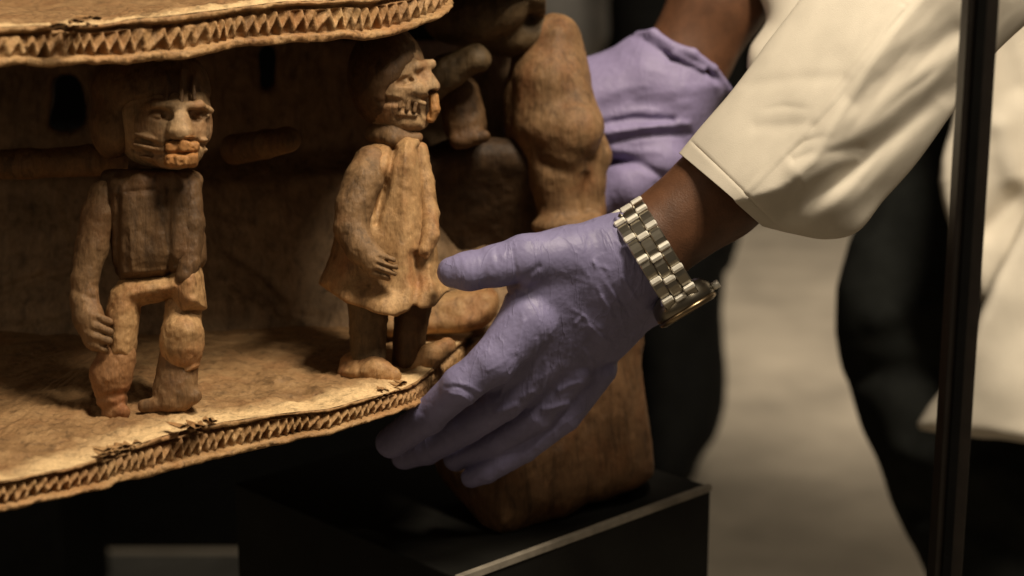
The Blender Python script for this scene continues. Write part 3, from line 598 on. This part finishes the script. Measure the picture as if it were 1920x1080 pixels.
# ------------------------------------------------------------------ the person in the white coat
DH = .99
per = empty('person', [.62, 1.55, 0]); tag(per, 'person in a cream white coat and purple gloves gripping the end of the wooden carving', 'person')
# body: both forearms joined through shoulders and torso, hidden where the coat covers it
s = Sdf((1090, -460, -900), (2130, 640, 160), 8)
s.chain([(1130, 520, -25, 64), (1212, 462, -22, 80), (1345, 362, -40, 90), (1520, 230, -60, 90), (1760, -60, -90, 115), (1950, -260, -260, 140)], 20, fw=.86)
s.chain([(1190, 250, -700, 70), (1290, 110, -690, 80), (1352, -10, -690, 92), (1480, -190, -690, 105), (1800, -360, -640, 130), (1950, -260, -460, 140)], 20, fw=.9)
s.build('body', SKIN, per, DH)
def wrinkle(s, n, box, ang, ln, amp, wd, sd, wmin=-200):
    rr = random.Random(sd)
    for i in range(n):
        x = rr.uniform(box[0], box[2]); y = rr.uniform(box[1], box[3]); a = ang+rr.gauss(0, .35); l = ln*rr.uniform(.5, 1.3); b = rr.uniform(-.25, .25)
        P = [(x+l*t*math.cos(a+b*t), y+l*t*math.sin(a+b*t)) for t in (-.5, -.17, .17, .5)]
        s.emb(P, wd*rr.uniform(.7, 1.4), .55*amp*rr.uniform(.3, 1.2), wmin)
# near glove
s = Sdf((690, 390, -350), (1255, 930, 130), 2.4)
s.puff([(1150, 410), (1085, 418), (1010, 440), (965, 480), (950, 535), (938, 590), (905, 645), (890, 700), (930, 760), (1000, 780), (1060, 755), (1115, 712), (1172, 665), (1212, 622), (1250, 590), (1240, 503), (1206, 442)], 66, 88, lambda U, V: -1.15*40*np.log1p(np.exp(np.clip(((V-540)*.8+(U-960)*.35-62)/40, -20, 20))), span=330, k=14)
s.cone((1120, 500, -14, )[:3], (1196, 473, -20), 66, 83, 30, fw=.9)
s.chain([(1070, 476, 20, 50), (985, 486, 40, 45), (932, 498, 46, 37), (880, 508, 46, 34), (849, 510, 42, 29)], 16)
s.chain([(990, 600, 10, 54), (925, 678, 22, 42), (866, 722, 14, 36), (803, 780, -60, 32), (734, 830, -130, 30)], 12)
s.chain([(1030, 660, -68, 45), (945, 750, -92, 38), (872, 799, -140, 34), (800, 842, -206, 29), (758, 856, -242, 25)], 5)
s.chain([(1075, 690, -108, 40), (1006, 776, -140, 34), (930, 828, -188, 29), (855, 860, -240, 24)], 5)
s.chain([(1120, 690, -136, 38), (1060, 782, -160, 29), (984, 842, -186, 25), (912, 883, -204, 23), (884, 895, -210, 19)], 5)
for P, wd, a in (([(983, 602), (964, 689), (935, 747)], 4, 5), ([(1007, 636), (1002, 689), (990, 735)], 4, 4), ([(1027, 684), (1017, 737)], 4, 4.5), ([(1080, 607), (1094, 592), (1128, 640)], 4, 5), ([(1094, 655), (1113, 684)], 4, 5), ([(1104, 612), (1142, 641)], 4, 4),
                 ([(934, 774), (952, 766), (966, 760)], 8, 9), ([(1020, 768), (1045, 763), (1064, 758)], 7, 10), ([(1048, 732), (1070, 722), (1088, 718)], 6, 9), ([(980, 745), (998, 735)], 6, 6),
                 ([(842, 738), (866, 742), (890, 760)], 3.5, 4), ([(836, 726), (862, 726), (896, 745)], 3.5, -4), ([(846, 716), (876, 722), (902, 736)], 3.5, 3), ([(1168, 520), (1192, 560)], 4, 4), ([(1150, 540), (1180, 590)], 4, -3.5), ([(1120, 540), (1150, 600)], 4, 3),
                 ([(1130, 560), (1120, 620)], 4, 3), ([(1070, 640), (1060, 690)], 4, 3), ([(960, 470), (970, 530)], 5, -3), ([(930, 466), (934, 500)], 4, -2.5), ([(895, 480), (900, 520)], 4, 2), ([(955, 548), (985, 520), (1010, 500)], 8, -6), ([(1095, 770), (1050, 800), (990, 850)], 3, 3)):
    s.emb(P, wd*.85, a*.55, -200)
wrinkle(s, 26, (1090, 470, 1210, 640), .95, 60, 1.9, 3.6, 5); wrinkle(s, 16, (960, 600, 1120, 720), 1.9, 60, 1.9, 3.6, 6); wrinkle(s, 8, (850, 470, 960, 520), 1.5, 30, 1.4, 3.5, 7); wrinkle(s, 10, (880, 640, 960, 740), 2.2, 40, 1.6, 3.5, 8)
s.chain([(1156, 410, 30, 5), (1203, 452, 52, 5), (1236, 514, 52, 5), (1248, 590, 14, 5)], 5)
s.noise(90, 3, o=2); s.build('glove', GLOVE, per, DH, .7, 12)
# far glove
DG = 1.22
s = Sdf((880, 30, -170), (1390, 420, 190), 3.6)
s.puff([(1000, 150), (1085, 112), (1140, 92), (1205, 60), (1290, 84), (1340, 120), (1364, 162), (1342, 205), (1312, 262), (1268, 318), (1220, 352), (1150, 330), (1090, 320), (1010, 300)], 92, 100, k=14)
s.chain([(1240, 300, 40, 54), (1180, 345, 50, 48), (1120, 375, 40, 40), (1070, 390, 20, 34)], 12)
for (a, b, c) in (((1040, 170, 20), (970, 190, -20), (900, 200, -110)), ((1040, 215, 20), (965, 245, -10), (915, 255, -40)), ((1040, 255, 10), (960, 290, -30), (910, 290, -110)), ((1040, 290, 0), (970, 330, -40), (920, 330, -110))):
    s.chain([(*a, 34), (*b, 27), (*c, 22)], 8)
for P, wd, a in (([(1130, 232), (1190, 222), (1260, 226)], 8, -7), ([(1140, 250), (1200, 240), (1290, 232)], 6, 5), ([(1140, 268), (1210, 254), (1290, 250)], 6, -5), ([(1130, 300), (1200, 308), (1240, 330)], 8, -8), ([(1130, 205), (1180, 190), (1250, 200)], 18, -5), ([(1200, 240), (1280, 228)], 3, 2.5), ([(1150, 285), (1230, 285)], 8, 4), ([(1290, 300), (1230, 345)], 5, -4)):
    s.emb(P, wd, a, -40)
wrinkle(s, 16, (1140, 110, 1330, 300), -.25, 70, 1.8, 4.5, 12); wrinkle(s, 8, (1220, 90, 1340, 160), .6, 50, 2.2, 5, 13)
s.chain([(1196, 64, 20, 7), (1225, 62, 55, 9), (1262, 88, 75, 8), (1300, 100, 75, 9), (1338, 128, 60, 8), (1366, 168, 10, 8)], 6); s.chain([(1215, 70, 50, 6), (1265, 100, 78, 6), (1320, 130, 70, 6)], 6)
s.noise(90, 4); s.build('glove', GLOVEF, per, DG, .8, 14)
# sleeves: lofted cloth tubes
def loft(name, rings, D, parent, m, na=240, nl=320, fold=None, thick=.0016, prof=None):
    R = np.array(rings, float); idx = np.linspace(0, len(R)-1, nl); C = crom(R, 24); ii = np.linspace(0, len(C)-1, nl)
    C = np.column_stack([np.interp(ii, np.arange(len(C)), C[:, k]) for k in range(R.shape[1])])
    phi = np.linspace(0, 2*PI, na, endpoint=False); cx = (C[:, :2]+C[:, 2:4])/2; hv = (C[:, 2:4]-C[:, :2])/2
    cph = np.cos(phi)[None, :]; sph = np.sin(phi)[None, :]
    U = cx[:, :1]-hv[:, :1]*cph; V = cx[:, 1:2]-hv[:, 1:2]*cph; X = C[:, 5:6]+C[:, 4:5]*sph*(.62 if prof is not None else 1)
    if prof is not None: X = X+np.where(sph > 0, prof(np.linspace(0, 1, nl)[:, None]+0*phi[None, :], (1-cph)/2+0*U)*np.abs(sph)**.7, 0)
    if fold is not None: X = X+fold(U, V, sph)
    d = D-X*D/F; P = W(U, V, d).reshape(-1, 3); I = np.arange(nl*na).reshape(nl, na); J = np.roll(I, -1, 1)
    fq = np.stack([I[:-1], I[1:], J[1:], J[:-1]], -1).reshape(-1, 4)
    o = mesh(name, P, fq, m, parent); md = o.modifiers.new('cloth', 'SOLIDIFY'); md.thickness = thick; md.offset = -1; return o
def polyfold(lines, hard=()):
    def fn(U, V, sph):
        X = 0*U
        for P, wd, a in lines: X = X+.6*a*np.exp(-(polydist(P, U, V, False)/wd)**2)
        p = np.stack([(U*.62+V*-.78)/150, (U*.78+V*.62)/52, 0*U], -1); X = X+5*fbm(p, 3)
        e = np.clip(np.arange(U.shape[0])[:, None]/(.16*U.shape[0]), 0, 1)
        X = X*e*e*(3-2*e)
        for P, wd, a in hard:
            g = 1
            if wd > 3.6:      # loose creases die away towards their ends
                A = np.array(P[0], float); D_ = np.array(P[-1], float)-A; tt = np.clip(((U-A[0])*D_[0]+(V-A[1])*D_[1])/(D_@D_), 0, 1); g = np.sin(PI*tt)**1.3; wd = wd*1.9
            X = X+a*g*np.exp(-(polydist(P, U, V, False)/wd)**2)
        return X*np.clip(sph, 0, 1)**.5
    return fn
def sprof(a, f):   # raised seam line part way down the sleeve
    c = .66-.16*np.clip(a*1.6, 0, 1); return 78*np.where(f < c, f/c, (1-f)/(1-c))
loft('coat_sleeve', [(1277, 290, 1431, 420, 66, -10), (1318, 240, 1488, 434, 84, -10), (1370, 180, 1550, 444, 92, -12), (1412, 125, 1606, 430, 98, -16), (1440, 85, 1654, 372, 104, -22), (1475, 40, 1714, 304, 110, -30), (1512, -8, 1784, 206, 116, -42), (1560, -60, 1850, 110, 124, -60), (1640, -150, 1960, 10, 132, -90), (1760, -290, 2090, -80, 145, -180)], DH, per, COAT,
     fold=polyfold([([(1700, 5), (1560, 190), (1450, 310), (1392, 378)], 6, 5), ([(1500, 322), (1640, 228), (1810, 90)], 26, 14), ([(1450, 410), (1580, 322), (1700, 232), (1810, 150)], 26, -26), ([(1500, 428), (1620, 352), (1760, 200)], 20, 16), ([(1490, 302), (1545, 284), (1610, 272)], 10, -9), ([(1505, 338), (1565, 305), (1600, 296)], 9, 8), ([(1600, 190), (1700, 110), (1790, 60)], 24, -14), ([(1420, 240), (1520, 236)], 14, -6), ([(1400, 160), (1500, 150), (1580, 148)], 14, -5), ], hard=[([(1300, 268), (1380, 345), (1462, 424)], 3.2, -4), ([(1690, 16), (1560, 190), (1452, 308), (1400, 362)], 3.5, 3), ([(1470, 300), (1510, 268), (1560, 250)], 4, -5), ([(1478, 330), (1530, 290), (1580, 262)], 4, 4), ([(1500, 390), (1560, 350), (1630, 290)], 5, -6), ([(1470, 380), (1520, 335)], 4, 4), ([(1530, 410), (1600, 345), (1680, 250)], 5, 6), ([(1620, 240), (1700, 170), (1780, 110)], 5, -5), ([(1420, 210), (1470, 202), (1530, 205)], 4, -2.5), ([(1600, 120), (1660, 60), (1720, 0)], 5, -4)]), prof=sprof)
loft('coat_sleeve', [(1405, 128, 1480, 190, 40, -560), (1410, 90, 1530, 170, 60, -570), (1440, 40, 1620, 90, 90, -590), (1428, -6, 1660, 10, 105, -620), (1400, -60, 1680, -60, 120, -650), (1480, -260, 1720, -140, 130, -650), (1760, -480, 1850, -240, 140, -600)], DH, per, COAT, 90, 100, fold=polyfold([]))
# coat body hanging behind the post
DC = 1.50
s = Sdf((1690, -260, -200), (2300, 640, 160), 5)
s.puff([(1800, -250), (2290, -250), (2290, 500), (1960, 480), (1900, 500), (1842, 572), (1800, 480), (1774, 415), (1758, 340), (1768, 270), (1790, 205), (1800, 100)], 40, 30, lambda U, V: 30*np.sin(U/55.0+V/210.0)-10, smooth=False)
s.emb([(1880, 240), (1900, 330), (2000, 400)], 30, 14); s.emb([(1850, 430), (1920, 360), (2000, 300)], 24, -14); s.emb([(1870, 60), (1900, 160)], 30, -14); s.emb([(1925, 40), (1960, 120)], 26, -20)
s.noise(90, 10); s.build('coat_front', COAT, per, DC)
s = Sdf((1690, 260, -160), (2300, 880, 160), 5)
s.puff([(2290, 280), (1985, 300), (1925, 390), (1880, 490), (1835, 590), (1790, 690), (1716, 796), (1724, 806), (1800, 816), (1925, 832), (2290, 850)], 36, 26, lambda U, V: 24*np.sin(U/60.0-V/160.0)+40, smooth=False)
s.noise(90, 8); s.build('coat_skirt', COAT, per, DC)
s = Sdf((1540, 100, -330), (2350, 1400, 60), 8)
s.puff([(1800, 150), (1745, 215), (1650, 340), (1592, 450), (1568, 540), (1566, 620), (1582, 700), (1610, 780), (1650, 880), (1692, 980), (1738, 1085), (1790, 1220), (1820, 1390), (2330, 1390), (2330, 150)], 150, 130, lambda U, V: 0*U*V-140, k=6, smooth=False)
for P, wd, a in (([(1640, 600), (1760, 560), (1860, 590)], 30, 16), ([(1620, 700), (1760, 690), (1900, 800)], 30, -14), ([(1700, 850), (1850, 900), (1930, 980)], 26, 18), ([(1720, 960), (1860, 990), (1940, 1060)], 26, -14), ([(1850, 870), (1930, 900)], 20, 14)): s.emb(P, wd, a)
s.noise(120, 14); s.build('trousers', DARKC, per, 1.62)
# ------------------------------------------------------------------ wristwatch
wa = np.array([.85, -.52, 0]); wp = np.array([.52, .85, 0]); wc = np.array([1231, 484, -16.0]); RP, RW = 104.0, 90.0
def wpt(th, a, up=0):   # point on the bracelet: angle from the upper edge round the front, offset along the arm, height above it
    q = wc+wa*a; n = np.array([0, 0, 1.0])
    return q+wp*(-(RP+up)*math.cos(th))+n*(RW+up)*math.sin(th)
def pw(p): p = np.asarray(p, float); return W(p[..., 0], p[..., 1], DH-p[..., 2]*DH/F)
wt = empty('wristwatch', pw(wc+wp*110)); tag(wt, 'steel wristwatch with a chunky three row link bracelet, worn between glove and sleeve', 'watch')
def hull(name, pts, m, bev=0):
    bm = bmesh.new()
    for p in pts: bm.verts.new(p)
    bmesh.ops.convex_hull(bm, input=bm.verts[:]); bmesh.ops.recalc_face_normals(bm, faces=bm.faces[:])
    V = np.array([v.co[:] for v in bm.verts]); bm.verts.index_update(); fs = [[v.index for v in f.verts] for f in bm.faces]; bm.free()
    return mesh(name, V, fs, m, wt, smooth=False)
def plate(t0, t1, a0, a1, h):
    P = []
    for i, t in enumerate(np.linspace(t0, t1, 5)):
        e = 2.5 if i in (0, 4) else 0
        for a, x, y in ((a0, 0, -4), (a1, 0, -4), (a0, 0, h-2.2-e), (a1, 0, h-2.2-e), (a0+2.2, 0, h-e), (a1-2.2, 0, h-e)): P.append(pw(wpt(t, a, y)))
    hull('link', P, STEELD)
step = 24.0/98
ths = np.arange(-.30, PI*1.0, .44)
for ci, (a0, a1, sh) in enumerate(((-35, -12.5, 0), (-11.5, 11.5, .10), (12.5, 35, 0))):
    for t in ths:
        t0 = t+sh
        if t0 > 2.75: continue
        plate(t0+.07, t0+.375, a0, a1, 9)
        P = []
        for k in range(8):
            al = 2*PI*k/8; P += [pw(wpt(t0+.002+.062*math.cos(al), a0+2, 8+6*math.sin(al))), pw(wpt(t0+.002+.062*math.cos(al), a1-2, 8+6*math.sin(al))), pw(wpt(t0+.002+.04*math.cos(al), a0-.3, 8+4*math.sin(al))), pw(wpt(t0+.002+.04*math.cos(al), a1+.3, 8+4*math.sin(al)))]
        hull('link_bar', P, STEEL)
def ring(name, c, ax1, ax2, ax, prof, m, n=48):
    V = []; Fc = []
    for k in range(n):
        a = 2*PI*k/n; dr = ax1*math.cos(a)+ax2*math.sin(a)
        for r, h in prof: V.append(pw(c+dr*r+ax*h))
    k_ = len(prof)
    for k in range(n):
        for j in range(k_-1): Fc.append([k*k_+j, k*k_+j+1, ((k+1) % n)*k_+j+1, ((k+1) % n)*k_+j])
    return mesh(name, V, Fc, m, wt)
zc = np.array([0, 0, 1.0]); cc = wc+wp*(RP-9)
ring('watch_case', cc, wa, zc, wp, [(0, -26), (40, -26), (54, -18), (61, -6), (62, 4), (62, 12), (59, 15)], CASE)
ring('bezel', cc, wa, zc, wp, [(59, 15), (62, 17), (60, 23), (52, 26), (50, 24)], GOLD)
ring('dial', cc, wa, zc, wp, [(0, 23), (51, 23)], BLACKM)
ring('crown', cc+wa*62+wp*6, wp, zc, wa, [(0, -2), (7, -2), (8, 4), (8, 12), (6, 14), (0, 14)], STEEL, 20)
# ------------------------------------------------------------------ people standing farther back
DB = 3.4
pb = empty('person', [*W(1285, 860, DB)[:2], 0]); tag(pb, 'person standing far behind the plinth in black trousers and jacket, out of focus', 'person')
s = Sdf((1080, -900, -260), (1480, 920, 200), 10)
s.puff([(1200, 480), (1345, 470), (1352, 600), (1362, 720), (1345, 810), (1312, 862), (1290, 905), (1215, 905), (1200, 700)], 90, 60, lambda U, V: 40+0*U*V); s.puff([(1160, 480), (1260, 480), (1262, 880), (1180, 890)], 80, 50, lambda U, V: -50+0*U*V)
s.noise(60, 8); s.build('trousers', BLACKC, pb, DB)
s = Sdf((1080, -900, -260), (1480, 560, 200), 10)
s.puff([(1155, -330), (1290, -380), (1390, -330), (1400, 100), (1370, 500), (1180, 510), (1160, 100)], 110, 90); s.noise(60, 8); s.build('jacket', BLACKC, pb, DB)
s = Sdf((1180, -760, -160), (1400, -300, 160), 10)
s.ell((1285, -560, 0), (85, 115, 95)); s.ell((1260, -545, 92), (14, 26, 20)); s.cone((1290, -440, -5), (1290, -340, -5), 55, 62); s.build('body', SKIN, pb, DB)
pg = empty('person', [*W(1020, 860, 3.9)[:2], 0]); tag(pg, 'person in a pale grey top glimpsed beside the far purple glove, out of focus', 'person')
s = Sdf((860, -800, -200), (1180, 330, 200), 10)
s.puff([(885, -300), (1010, -380), (1120, -300), (1140, 40), (1120, 110), (1060, 290), (900, 300)], 100, 80); s.noise(60, 8); s.build('top', GREYC, pg, 3.9)
s = Sdf((900, -760, -160), (1120, -280, 160), 10)
s.ell((1010, -560, 0), (80, 110, 90)); s.cone((1010, -450, -5), (1010, -330, -5), 52, 60); s.build('body', SKIN, pg, 3.9)
s = Sdf((870, 240, -200), (1150, 960, 200), 10)
s.puff([(895, 280), (1065, 280), (1060, 900), (1000, 900), (985, 500), (960, 900), (895, 900)], 80, 50, smooth=False); s.build('trousers', BLACKC, pg, 3.9)
